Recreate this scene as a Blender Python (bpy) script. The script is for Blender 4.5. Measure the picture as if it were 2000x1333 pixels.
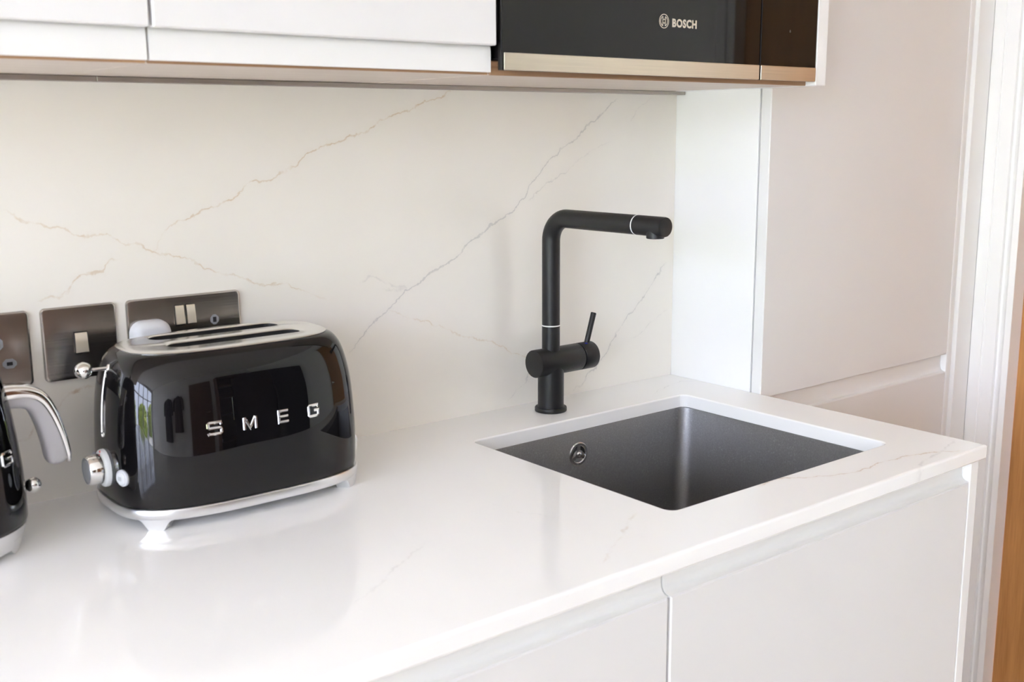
import bpy, bmesh, math, random
from mathutils import Vector, Matrix
PI = math.pi
for o in list(bpy.data.objects):
    bpy.data.objects.remove(o)
S = bpy.context.scene
COL = S.collection
random.seed(4)

# ------------------------------------------------------------------ camera
# worktop surface is z = 0, splashback face y = 0, face of the tall cabinet side x = 0
def camera():
    yaw, pitch, roll = 0.6791, 0.1884, -0.0052
    cy, sy, cp, sp = math.cos(yaw), math.sin(yaw), math.cos(pitch), math.sin(pitch)
    f = Vector((sy*cp, cy*cp, -sp)); r = Vector((cy, -sy, 0)); u = r.cross(f)
    r2 = r*math.cos(roll) + u*math.sin(roll); u2 = -r*math.sin(roll) + u*math.cos(roll)
    cam = bpy.data.cameras.new('camera'); o = bpy.data.objects.new('camera', cam); COL.objects.link(o)
    m = Matrix((r2, u2, -f)).transposed().to_4x4(); m.translation = Vector((-1.4161, -1.3089, 0.4244))
    o.matrix_world = m
    cam.sensor_fit = 'HORIZONTAL'; cam.sensor_width = 36.0; cam.lens = 2161.2/2000*36
    cam.clip_start = 0.02
    cam.dof.use_dof = True; cam.dof.focus_distance = 1.66; cam.dof.aperture_fstop = 8.0
    S.camera = o
camera()

# ------------------------------------------------------------------ world: bright overcast sky
W = bpy.data.worlds.new('sky'); S.world = W; W.use_nodes = True
bgn = W.node_tree.nodes['Background']
bgn.inputs['Color'].default_value = (0.85, 0.945, 1.22, 1); bgn.inputs['Strength'].default_value = 9.0   # overcast daylight
sun = bpy.data.lights.new('sun', 'SUN'); sun.energy = 34.0; sun.angle = math.radians(2); sun.color = (1.0, .96, .97)
so = bpy.data.objects.new('sun', sun); COL.objects.link(so); so.location = (6, -1, 9)
so.rotation_euler = Vector((-.42, .12, -.9)).to_track_quat('-Z', 'Y').to_euler()      # high, from behind the house, onto the garden
S.view_settings.view_transform = 'Standard'; S.view_settings.look = 'None'
S.view_settings.gamma = 1.0; S.view_settings.exposure = 0.86
S.view_settings.use_curve_mapping = False
S.cycles.diffuse_bounces = 8; S.cycles.max_bounces = 10

# room box
XL, XR, YB, YF, ZF, ZC = -4.4, 0.66, 0.02, -3.4, -0.91, 1.52
WIN_Y0, WIN_Y1, WIN_Z0, WIN_Z1 = -3.30, -.20, -0.82, 1.46        # garden doors in the left wall
def portal(loc, rot, sx, sy):
    l = bpy.data.lights.new('daylight_portal', 'AREA'); l.shape = 'RECTANGLE'; l.size = sx; l.size_y = sy
    l.cycles.is_portal = True
    o = bpy.data.objects.new('daylight_portal', l); COL.objects.link(o); o.location = loc; o.rotation_euler = rot
portal((XL-0.12, (WIN_Y0+WIN_Y1)/2, (WIN_Z0+WIN_Z1)/2), (0, -PI/2, 0), WIN_Z1-WIN_Z0, WIN_Y1-WIN_Y0)

# ------------------------------------------------------------------ materials
def mat(name, color=(.8,.8,.8), rough=.5, metal=0.0, coat=0.0, spec=None, coat_rough=.03):
    m = bpy.data.materials.new(name); m.use_nodes = True
    b = m.node_tree.nodes['Principled BSDF']
    b.inputs['Base Color'].default_value = (*color, 1); b.inputs['Roughness'].default_value = rough
    b.inputs['Metallic'].default_value = metal
    b.inputs['Coat Weight'].default_value = coat; b.inputs['Coat Roughness'].default_value = coat_rough
    if spec is not None: b.inputs['Specular IOR Level'].default_value = spec
    return m
class NT:
    def __init__(s, m): s.t = m.node_tree; s.n = s.t.nodes; s.b = s.n['Principled BSDF']
    def node(s, typ, ins=None, **kw):
        n = s.n.new(typ)
        for k, v in kw.items(): setattr(n, k, v)
        for k, v in (ins or {}).items(): s.put(n.inputs[k], v)
        return n
    def put(s, sock, v):
        if isinstance(v, bpy.types.NodeSocket): s.t.links.new(v, sock)
        else: sock.default_value = v
    def math(s, op, a, b=0.0, c=None):
        n = s.n.new('ShaderNodeMath'); n.operation = op
        s.put(n.inputs[0], a); s.put(n.inputs[1], b)
        if c is not None: s.put(n.inputs[2], c)
        return n.outputs[0]
    def rng(s, v, a, b, c=0.0, d=1.0, smooth=False):
        n = s.n.new('ShaderNodeMapRange'); n.interpolation_type = 'SMOOTHSTEP' if smooth else 'LINEAR'
        for i, x in zip(range(5), (v, a, b, c, d)): s.put(n.inputs[i], x)
        return n.outputs[0]
    def mix(s, f, a, b):
        n = s.n.new('ShaderNodeMix'); n.data_type = 'RGBA'
        s.put(n.inputs[0], f); s.put(n.inputs[6], a if isinstance(a, bpy.types.NodeSocket) else (*a, 1)); s.put(n.inputs[7], b if isinstance(b, bpy.types.NodeSocket) else (*b, 1))
        return n.outputs[2]
    def noise(s, vec, scale, detail=3.0, rough=.55):
        n = s.n.new('ShaderNodeTexNoise'); s.put(n.inputs['Vector'], vec)
        n.inputs['Scale'].default_value = scale; n.inputs['Detail'].default_value = detail; n.inputs['Roughness'].default_value = rough
        return n.outputs['Fac']
    def pos(s, kind='Object', scale=None):
        v = s.n.new('ShaderNodeTexCoord').outputs[kind]
        if scale:
            m = s.n.new('ShaderNodeMapping'); m.inputs['Scale'].default_value = scale; s.t.links.new(v, m.inputs['Vector']); v = m.outputs[0]
        return v
    def bump(s, h, strength, dist=.001):
        n = s.n.new('ShaderNodeBump'); n.inputs['Strength'].default_value = strength; n.inputs['Distance'].default_value = dist
        s.put(n.inputs['Height'], h); s.t.links.new(n.outputs[0], s.b.inputs['Normal'])
def rough_var(m, base, amp, scale, stretch=(1,1,1)):
    t = NT(m); n = t.noise(t.pos(scale=stretch), scale)
    t.put(t.b.inputs['Roughness'], t.rng(n, .3, .7, base-amp, base+amp))
    return m
def lacquer(name, col, rough=.42):
    m = mat(name, col, rough); t = NT(m)
    n = t.noise(t.pos(), 450, 2); t.bump(n, .03, .0003)
    return m
def brushed(name, col, rough, stretch, scale=60, amp=.1, bump=.05, aniso=0.0):
    m = mat(name, col, rough, 1.0); t = NT(m)
    n = t.noise(t.pos(scale=stretch), scale, 4)
    t.put(t.b.inputs['Roughness'], t.rng(n, .3, .7, rough-amp, rough+amp))
    t.put(t.b.inputs['Base Color'], t.mix(t.rng(n, .3, .7), tuple(c*.86 for c in col), col))
    t.bump(n, bump, .0003)
    return m
def wood(name, c1, c2, stretch, scale=8, rough=.45):
    m = mat(name, c1, rough); t = NT(m)
    v = t.pos(scale=stretch); n = t.noise(v, scale, 6, .62); n2 = t.noise(v, scale*5, 3)
    f = t.rng(t.math('ADD', t.math('MULTIPLY', n, .75), t.math('MULTIPLY', n2, .25)), .35, .65)
    t.put(t.b.inputs['Base Color'], t.mix(f, c1, c2)); t.bump(n2, .08, .0004)
    return m

# veins: every vein is a curve across the slab, drawn in slab coordinates (metres)
GOLD, GREY, BROWN = (.60, .42, .22), (.42, .41, .41), (.52, .33, .18)
def quartz(name, axes, veins, rough, s_rng, t_rng, jit=.010, cols=((.895,.886,.868), (.905,.898,.885))):
    m = mat(name, (.87,.865,.85), rough, spec=.5); t = NT(m)
    v = t.pos(); xyz = t.node('ShaderNodeSeparateXYZ', {'Vector': v})
    a, b = xyz.outputs[axes[0]], xyz.outputs[axes[1]]
    j1 = t.noise(v, 38, 3); vv = t.node('ShaderNodeVectorMath', {0: v, 1: (3.1, 7.7, 5.3)}, operation='ADD').outputs[0]
    j2 = t.noise(vv, 38, 3); j3 = t.noise(vv, 190, 2); j4 = t.noise(v, 190, 2)
    def jitter(c, n1, n2):
        return t.math('ADD', c, t.math('ADD', t.math('MULTIPLY_ADD', n1, jit*2, -jit), t.math('MULTIPLY_ADD', n2, .005, -.0025)))
    A, B = jitter(a, j1, j3), jitter(b, j2, j4)
    An = t.rng(A, s_rng[0], s_rng[1])
    mott = t.rng(t.noise(v, 5, 4), .3, .7)
    col = t.mix(mott, *cols)
    brk = t.noise(vv, 55, 3)
    for pts, w, c, st, lo in veins:
        pts = sorted(pts); cl = [pts[0]]
        for p in pts[1:]:
            if p[0]-cl[-1][0] > .0005: cl.append(p)
        pts = cl
        x0, x1 = pts[0][0], pts[-1][0]
        sl = abs(pts[-1][1]-pts[0][1])/max(x1-x0, .001); cos = 1/math.sqrt(1+sl*sl)
        fc = t.node('ShaderNodeFloatCurve'); cu = fc.mapping.curves[0]
        P = [((p[0]-s_rng[0])/(s_rng[1]-s_rng[0]), (p[1]-t_rng[0])/(t_rng[1]-t_rng[0])) for p in pts]
        P = [(-.02, P[0][1])] + P + [(1.02, P[-1][1])] if False else P
        cu.points[0].location = P[0]; cu.points[1].location = P[-1]
        for q in P[1:-1]: cu.points.new(*q)
        for q in cu.points: q.handle_type = 'VECTOR'
        fc.mapping.update()
        t.put(fc.inputs['Value'], An)
        fz = t.math('MULTIPLY_ADD', fc.outputs[0], t_rng[1]-t_rng[0], t_rng[0])
        d = t.math('MULTIPLY', t.math('ABSOLUTE', t.math('SUBTRACT', B, fz)), cos)
        core = t.rng(d, w*.15, w*.75, 1, 0, True)
        halo = t.rng(d, 0, w*5, .10, 0, True)
        k = t.math('MULTIPLY', t.math('ADD', core, halo), t.rng(brk, lo, lo+.22, .12, 1))
        e = .018
        k = t.math('MULTIPLY', k, t.math('MULTIPLY', t.rng(A, x0-.002, x0+e), t.rng(A, x1+.002, x1-e)))
        col = t.mix(t.math('MULTIPLY', k, st*.62), col, c)
    t.put(t.b.inputs['Base Color'], col)
    return m
VW = {
    'V1': [(-1.0846, 0.3385), (-1.0664, 0.3306), (-1.0552, 0.326), (-1.0353, 0.3187), (-1.0158, 0.3135), (-1.007, 0.3088), (-0.989, 0.303), (-0.976, 0.3083), (-0.9678, 0.3053), (-0.9577, 0.2993), (-0.9474, 0.2922), (-0.9345, 0.2907), (-0.9149, 0.2856), (-0.9042, 0.2794), (-0.8818, 0.2726), (-0.8672, 0.2655), (-0.8454, 0.2547), (-0.8266, 0.2463), (-0.8048, 0.2416), (-0.7876, 0.2354), (-0.7625, 0.2278), (-0.7392, 0.2256), (-0.6998, 0.2099), (-0.6836, 0.2034)],
    'V2': [(-0.9149, 0.2856), (-0.9076, 0.295), (-0.9014, 0.3044), (-0.8897, 0.3103), (-0.8766, 0.3183), (-0.8659, 0.3233), (-0.8479, 0.3323), (-0.8274, 0.337), (-0.8066, 0.3428), (-0.7938, 0.3514), (-0.7884, 0.3602), (-0.7809, 0.3618), (-0.7633, 0.364), (-0.7425, 0.3725), (-0.7241, 0.379), (-0.7079, 0.3891), (-0.6929, 0.3981), (-0.6751, 0.4073), (-0.6586, 0.4113), (-0.6235, 0.421), (-0.5817, 0.4384), (-0.5605, 0.4489), (-0.5173, 0.4614), (-0.4818, 0.4725), (-0.4637, 0.4799)],
    'V3': [(-0.9457, 0.2856), (-0.9507, 0.2763), (-0.9615, 0.2761), (-0.9705, 0.2693), (-0.9773, 0.2624), (-0.9922, 0.2604), (-1.0048, 0.2583), (-1.0287, 0.2395), (-1.055, 0.2337)],
    'V4': [(-0.1367, 0.4756), (-0.1705, 0.451), (-0.2092, 0.429), (-0.2201, 0.4151), (-0.2631, 0.3918), (-0.2946, 0.3689), (-0.3205, 0.3423), (-0.3308, 0.3271), (-0.3562, 0.3049), (-0.3861, 0.291), (-0.4155, 0.2735), (-0.4492, 0.2528), (-0.4635, 0.2387), (-0.4822, 0.2307), (-0.5097, 0.2236), (-0.5279, 0.2121), (-0.5503, 0.2012), (-0.568, 0.1918), (-0.5814, 0.1748), (-0.6031, 0.1625), (-0.6202, 0.1535), (-0.6374, 0.1374), (-0.6524, 0.1211)],
    'V4b': [(-0.6303, 0.2194), (-0.6094, 0.2266), (-0.5845, 0.2153), (-0.5503, 0.2019)],
    'V4c': [(-0.6017, 0.206), (-0.5762, 0.2055), (-0.5503, 0.2012)],
    'V5': [(-0.5815, 0.173), (-0.547, 0.1599), (-0.5114, 0.1484), (-0.484, 0.1395), (-0.4655, 0.1257), (-0.4321, 0.1166), (-0.3979, 0.1076), (-0.3728, 0.0944), (-0.3369, 0.0775), (-0.3159, 0.0726)],
    'V6': [(-0.1528, 0.4105), (-0.2252, 0.3752), (-0.2361, 0.3675), (-0.2736, 0.3486), (-0.305, 0.3339), (-0.3308, 0.3154)],
    'V7': [(-0.0143, 0.1977), (-0.0393, 0.1798), (-0.0698, 0.1471), (-0.0939, 0.1231), (-0.1179, 0.1037), (-0.1474, 0.0721), (-0.1648, 0.0525), (-0.188, 0.0339), (-0.2109, 0.0154), (-0.2308, 0.0033)],
    'V8': [(-0.0054, 0.1182), (-0.0498, 0.1004), (-0.0806, 0.0816), (-0.1172, 0.0683)],
    'V9': [(-0.3052, 0.0629), (-0.3265, 0.043), (-0.3476, 0.0254), (-0.3684, 0.0101)],
    'V10': [(-1.0964, 0.0751), (-1.0735, 0.0819), (-1.0641, 0.0924), (-1.0502, 0.0869), (-1.0361, 0.1185), (-1.0299, 0.1236), (-1.012, 0.127), (-0.9937, 0.1305)],
    'V11': [(-0.0598, 0.4766), (-0.0893, 0.4556), (-0.1184, 0.4308)],
    'V12': [(-1.073, 0.4738), (-1.0616, 0.4769), (-1.0556, 0.4809)],
}
VT = {
    'T1': [(-0.3827, -0.4991), (-0.3442, -0.4954), (-0.3168, -0.503), (-0.314, -0.5115), (-0.3062, -0.518), (-0.2935, -0.5192), (-0.2833, -0.5309), (-0.2608, -0.5341), (-0.2355, -0.5426), (-0.2113, -0.5402), (-0.1855, -0.5353), (-0.1726, -0.5373), (-0.1254, -0.5467), (-0.1019, -0.5526), (-0.0794, -0.561), (-0.0677, -0.5708), (-0.0475, -0.5807)],
    'T2': [(-0.1753, -0.5838), (-0.1418, -0.5732), (-0.1176, -0.5669), (-0.0819, -0.5624), (-0.0473, -0.5558), (-0.011, -0.5418)],
    'T3': [(-0.5585, -0.4692), (-0.5929, -0.4891), (-0.6282, -0.5144), (-0.6586, -0.5318), (-0.6997, -0.5614)],
    'T4': [(-0.7938, -0.3941), (-0.8231, -0.4117), (-0.8558, -0.4319), (-0.8925, -0.4601), (-0.9344, -0.4794)],
    'T5': [(-0.1282, -0.0801), (-0.0621, -0.0582), (-0.0288, -0.0509), (0.0023, -0.0925), (0.0539, -0.1053)],
    'T7': [(-0.6684, -0.2836), (-0.6739, -0.3505), (-0.6611, -0.3904), (-0.6378, -0.4251)],
}
wall_veins = [(VW['V1'], .0022, GOLD, .62, .38), (VW['V2'], .0024, GOLD, .75, .36), (VW['V3'], .0022, GOLD, .65, .42),
              (VW['V4'], .0024, GREY, .62, .30), (VW['V4b'], .0030, GREY, .45, .38), (VW['V4c'], .0045, GREY, .40, .38),
              (VW['V5'], .0022, GOLD, .48, .38), (VW['V6'], .0018, GREY, .42, .38), (VW['V7'], .0022, GREY, .62, .32),
              (VW['V8'], .0016, GREY, .35, .40), (VW['V9'], .0020, GREY, .50, .34), (VW['V10'], .0030, BROWN, .95, .44),
              (VW['V11'], .0016, GREY, .35, .40), (VW['V12'], .0018, GREY, .45, .36)]
top_veins = [(VT['T1'], .0028, BROWN, .62, .34), (VT['T2'], .0042, GREY, .40, .36), (VT['T3'], .0030, BROWN, .30, .40),
             (VT['T4'], .0030, GREY, .28, .42), (VT['T5'], .0022, GREY, .40, .38), (VT['T7'], .0030, GREY, .22, .42)]
M = {}
M['quartz_wall'] = quartz('veined_quartz_wall', (0, 2), wall_veins, .22, (-1.4, .1), (-.1, .6), cols=((.890,.852,.785), (.900,.868,.810)))
M['quartz_top'] = quartz('veined_quartz_top', (0, 1), top_veins, .08, (-1.4, .1), (-.65, .05), cols=((.935,.93,.922), (.945,.94,.935)))
M['white'] = lacquer('white_lacquer', (.785, .78, .78))
M['white_edge'] = lacquer('white_edge', (.89, .89, .89), .35)
M['channel'] = lacquer('white_channel', (.83, .83, .82), .32)
M['wall'] = lacquer('painted_plaster', (.92, .915, .905), .8)
M['trim'] = lacquer('painted_trim', (.86, .85, .835), .35)
M['ceiling'] = lacquer('ceiling_paint', (.94, .93, .92), .9)
M['oak'] = wood('oak_edge', (.30, .165, .085), (.48, .29, .16), (1, 30, 30), 3)
M['oak_v'] = wood('oak_edge_upright', (.28, .155, .08), (.45, .27, .15), (30, 30, 1), 3)
M['laminate'] = wood('pale_laminate', (.62, .53, .465), (.70, .61, .545), (1, 14, 14), 3, .4)
M['door_wood'] = wood('honey_veneer', (.36, .155, .045), (.54, .26, .085), (16, 16, 1), 3, .4)
M['dark_wood'] = wood('brown_veneer', (.12, .045, .018), (.19, .08, .032), (14, 14, 1), 3, .45)
M['floor'] = wood('oak_floorboards', (.46, .36, .27), (.60, .49, .38), (12, 1, 1), 3, .35)
M['black_gloss'] = mat('black_enamel', (.005, .0045, .005), .025, spec=.42)
M['chrome'] = mat('chrome', (.86, .85, .84), .06, 1.0)
M['chrome_satin'] = rough_var(mat('satin_chrome', (.80, .79, .77), .24, 1.0), .24, .03, 200)
M['alu'] = rough_var(mat('cast_aluminium', (.82, .82, .83), .32, 1.0), .32, .03, 200)
M['steel_sink'] = brushed('brushed_sink_steel', (.37, .365, .365), .46, (60, 60, 6), 12, .06, .03)
ts = NT(M['steel_sink']); _sp = ts.noise(ts.pos(), 420, 2, .6); _sm = ts.noise(ts.pos(), 26, 3)
_w = ts.math('MULTIPLY', ts.rng(_sp, .62, .74), ts.rng(_sm, .45, .65))
ts.put(ts.b.inputs['Base Color'], ts.mix(_w, ts.mix(ts.rng(_sp, .35, .65), (.315, .31, .31), (.355, .35, .35)), (.48, .48, .49)))
M['steel_dark'] = rough_var(mat('overflow_steel', (.58, .57, .57), .30, 1.0), .30, .04, 200)
M['plate'] = brushed('brushed_plate_steel', (.50, .46, .43), .22, (1, 60, 120), 10, .03, .03)
M['rocker'] = rough_var(mat('rocker_steel', (.80, .74, .64), .42, 1.0), .42, .03, 200)
M['strip'] = brushed('microwave_trim_steel', (.70, .62, .505), .32, (1, 60, 160), 8, .02, .01)
M['alu_strip'] = brushed('aluminium_profile', (.50, .46, .42), .42, (1, 30, 30), 20, .05, .02)
M['matt_black'] = rough_var(mat('matt_black_paint', (.0105, .0105, .0110), .42, spec=.45), .42, .05, 300)
M['black_plastic'] = mat('black_plastic', (.008, .008, .009), .4)
M['black_glass'] = mat('black_glass', (.008, .007, .006), .03, spec=.30)
M['void_shade'] = mat('inside_shade', (.01, .009, .009), .7)  # near-black colour standing in for shade inside slots and holes
M['grey_plastic'] = rough_var(mat('grey_plastic', (.30, .31, .33), .4), .4, .05, 200)
M['pale_plastic'] = rough_var(mat('pale_grey_plastic', (.62, .63, .68), .35), .35, .05, 200)
M['white_plastic'] = rough_var(mat('white_plastic', (.74, .75, .78), .35), .35, .04, 200)
M['soft_grey'] = rough_var(mat('soft_grey_grip', (.50, .485, .51), .5), .5, .05, 200)
M['ring_white'] = mat('white_ring', (.80, .80, .80), .3)
M['print'] = mat('printed_silver', (.62, .56, .46), .35)
M['print_faint'] = mat('printed_grey', (.16, .15, .14), .4)
M['red'] = mat('red_mark', (.65, .03, .03), .4)
M['blue'] = mat('blue_mark', (.02, .03, .45), .4)
M['patio'] = mat('paving', (.42, .42, .42), .9)  # unseen grey paving instead of grass, to keep green bounce out
tl = NT(M['patio']); tl.put(tl.b.inputs['Base Color'], tl.mix(tl.noise(tl.pos(), 4, 5), (.37, .37, .37), (.48, .48, .48)))
M['leaf'] = mat('hedge_leaves', (.16, .30, .04), .6)
tl = NT(M['leaf']); tl.put(tl.b.inputs['Base Color'], tl.mix(tl.rng(tl.noise(tl.pos(), 2.5, 5), .35, .65), (.09, .16, .02), (.34, .38, .08)))
mg = bpy.data.materials.new('window_glass'); mg.use_nodes = True
mg.node_tree.nodes.remove(mg.node_tree.nodes['Principled BSDF'])
_o = mg.node_tree.nodes['Material Output']; _t = mg.node_tree.nodes.new('ShaderNodeBsdfTransparent'); _g = mg.node_tree.nodes.new('ShaderNodeBsdfGlossy')
_g.inputs['Roughness'].default_value = 0.0; _m = mg.node_tree.nodes.new('ShaderNodeMixShader'); _m.inputs[0].default_value = .06
mg.node_tree.links.new(_t.outputs[0], _m.inputs[1]); mg.node_tree.links.new(_g.outputs[0], _m.inputs[2]); mg.node_tree.links.new(_m.outputs[0], _o.inputs['Surface'])
M['glass'] = mg

# ------------------------------------------------------------------ mesh helpers
class MB:
    def __init__(s): s.v = []; s.f = []
    def add(s, verts, faces):
        k = len(s.v); s.v += [tuple(v) for v in verts]; s.f += [tuple(i+k for i in f) for f in faces]; return s
    def box(s, x0, x1, y0, y1, z0, z1, bev=0.0, seg=2):
        bm = bmesh.new(); bmesh.ops.create_cube(bm, size=1)
        for v in bm.verts: v.co = Vector(((x0+x1)/2+v.co.x*(x1-x0), (y0+y1)/2+v.co.y*(y1-y0), (z0+z1)/2+v.co.z*(z1-z0)))
        if bev: bmesh.ops.bevel(bm, geom=bm.edges[:], offset=bev, segments=seg, profile=.5, affect='EDGES')
        return s.frombm(bm)
    def frombm(s, bm, mtx=None):
        bm.verts.ensure_lookup_table(); bm.verts.index_update()
        s.add([(mtx @ v.co) if mtx else v.co for v in bm.verts], [[v.index for v in f.verts] for f in bm.faces]); bm.free(); return s
    def loft(s, loops, cap0=True, cap1=True, closed=True):
        n = len(loops[0]); vs = [p for l in loops for p in l]; fs = []
        for i in range(len(loops)-1):
            for j in range(n if closed else n-1):
                a, b = i*n+j, i*n+(j+1) % n
                fs.append((a, b, b+n, a+n))
        if cap0: fs.append(tuple(range(n-1, -1, -1)))
        if cap1: fs.append(tuple(range((len(loops)-1)*n, len(loops)*n)))
        return s.add(vs, fs)
    def lathe(s, prof, origin=(0,0,0), axis=(0,0,1), n=48, cap0=True, cap1=True):
        z = Vector(axis).normalized(); x = z.orthogonal().normalized(); y = z.cross(x); o = Vector(origin)
        loops = [[o+z*h+(x*math.cos(2*PI*k/n)+y*math.sin(2*PI*k/n))*max(r, 1e-5) for k in range(n)] for r, h in prof]
        return s.loft(loops, cap0, cap1)
    def tube(s, path, rad, n=24, caps=True, sx=1.0, sy=1.0, up=None):
        path = [Vector(p) for p in path]; loops = []; prev = None
        for i, p in enumerate(path):
            d = (path[min(i+1, len(path)-1)]-path[max(i-1, 0)]).normalized()
            if prev is None: a = (Vector(up)-Vector(up).dot(d)*d).normalized() if up else d.orthogonal().normalized()
            else: a = (prev-prev.dot(d)*d).normalized()
            prev = a; b = d.cross(a); r = rad[i] if isinstance(rad, (list, tuple)) else rad
            loops.append([p+a*math.cos(2*PI*k/n)*r*sx+b*math.sin(2*PI*k/n)*r*sy for k in range(n)])
        return s.loft(loops, caps, caps)
    def sphere(s, c, r, n=32, m=18):
        return s.lathe([(r*math.sin(PI*i/m), -r*math.cos(PI*i/m)) for i in range(m+1)], c, n=n, cap0=False, cap1=False)
    def prism_x(s, prof, x0, x1):      # closed (y,z) outline run along x
        return s.loft([[(x0, y, z) for y, z in prof], [(x1, y, z) for y, z in prof]])
    def prism_z(s, prof, z0, z1):
        return s.loft([[(x, y, z0) for x, y in prof], [(x, y, z1) for x, y in prof]])
    def build(s, name, m, parent=None, loc=None, smooth=35, origin=None):
        me = bpy.data.meshes.new(name)
        o0 = Vector(origin) if origin else Vector((0,0,0))
        me.from_pydata([tuple(Vector(v)-o0) for v in s.v], [], s.f); me.update()
        bm = bmesh.new(); bm.from_mesh(me); bmesh.ops.remove_doubles(bm, verts=bm.verts, dist=1e-6)
        bmesh.ops.recalc_face_normals(bm, faces=bm.faces); bm.to_mesh(me); bm.free()
        if smooth:
            for p in me.polygons: p.use_smooth = True
            me.set_sharp_from_angle(angle=math.radians(smooth))
        me.materials.append(M[m] if isinstance(m, str) else m)
        o = bpy.data.objects.new(name, me); COL.objects.link(o)
        if origin: o.location = origin
        if loc: o.location = loc
        if parent: o.parent = parent
        return o
def thing(name, label, cat, loc=(0,0,0), group=None, rotz=0):
    o = bpy.data.objects.new(name, None); COL.objects.link(o); o.location = loc; o.rotation_euler = (0,0,rotz)
    o.empty_display_size = .05
    return tag(o, label, cat, group)
def tag(o, label, cat, group=None):
    o['label'] = label; o['category'] = cat
    if group: o['group'] = group
    return o
def struct(o, label=None):
    o['kind'] = 'structure'
    if label: o['label'] = label
    return o
def rrect(x0, x1, y0, y1, r, seg=6):
    pts = []
    for cx, cy, a0 in ((x1-r, y1-r, 0), (x0+r, y1-r, 90), (x0+r, y0+r, 180), (x1-r, y0+r, 270)):
        for k in range(seg+1):
            a = math.radians(a0+90*k/seg); pts.append((cx+r*math.cos(a), cy+r*math.sin(a)))
    return pts
def fill(outer, holes, z):
    """flat face with holes, at height z: list of verts, faces"""
    bm = bmesh.new(); ed = []
    for loop in [outer]+holes:
        vs = [bm.verts.new((p[0], p[1], z)) for p in loop]
        ed += [bm.edges.new((vs[i], vs[(i+1) % len(vs)])) for i in range(len(vs))]
    bmesh.ops.triangle_fill(bm, use_beauty=True, use_dissolve=False, edges=ed)
    return bm
def ring_loops(mb, loop_fn, levels):
    mb.loft([[(x, y, z) for x, y in loop_fn(i)] for i, z in levels], False, False)

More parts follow.
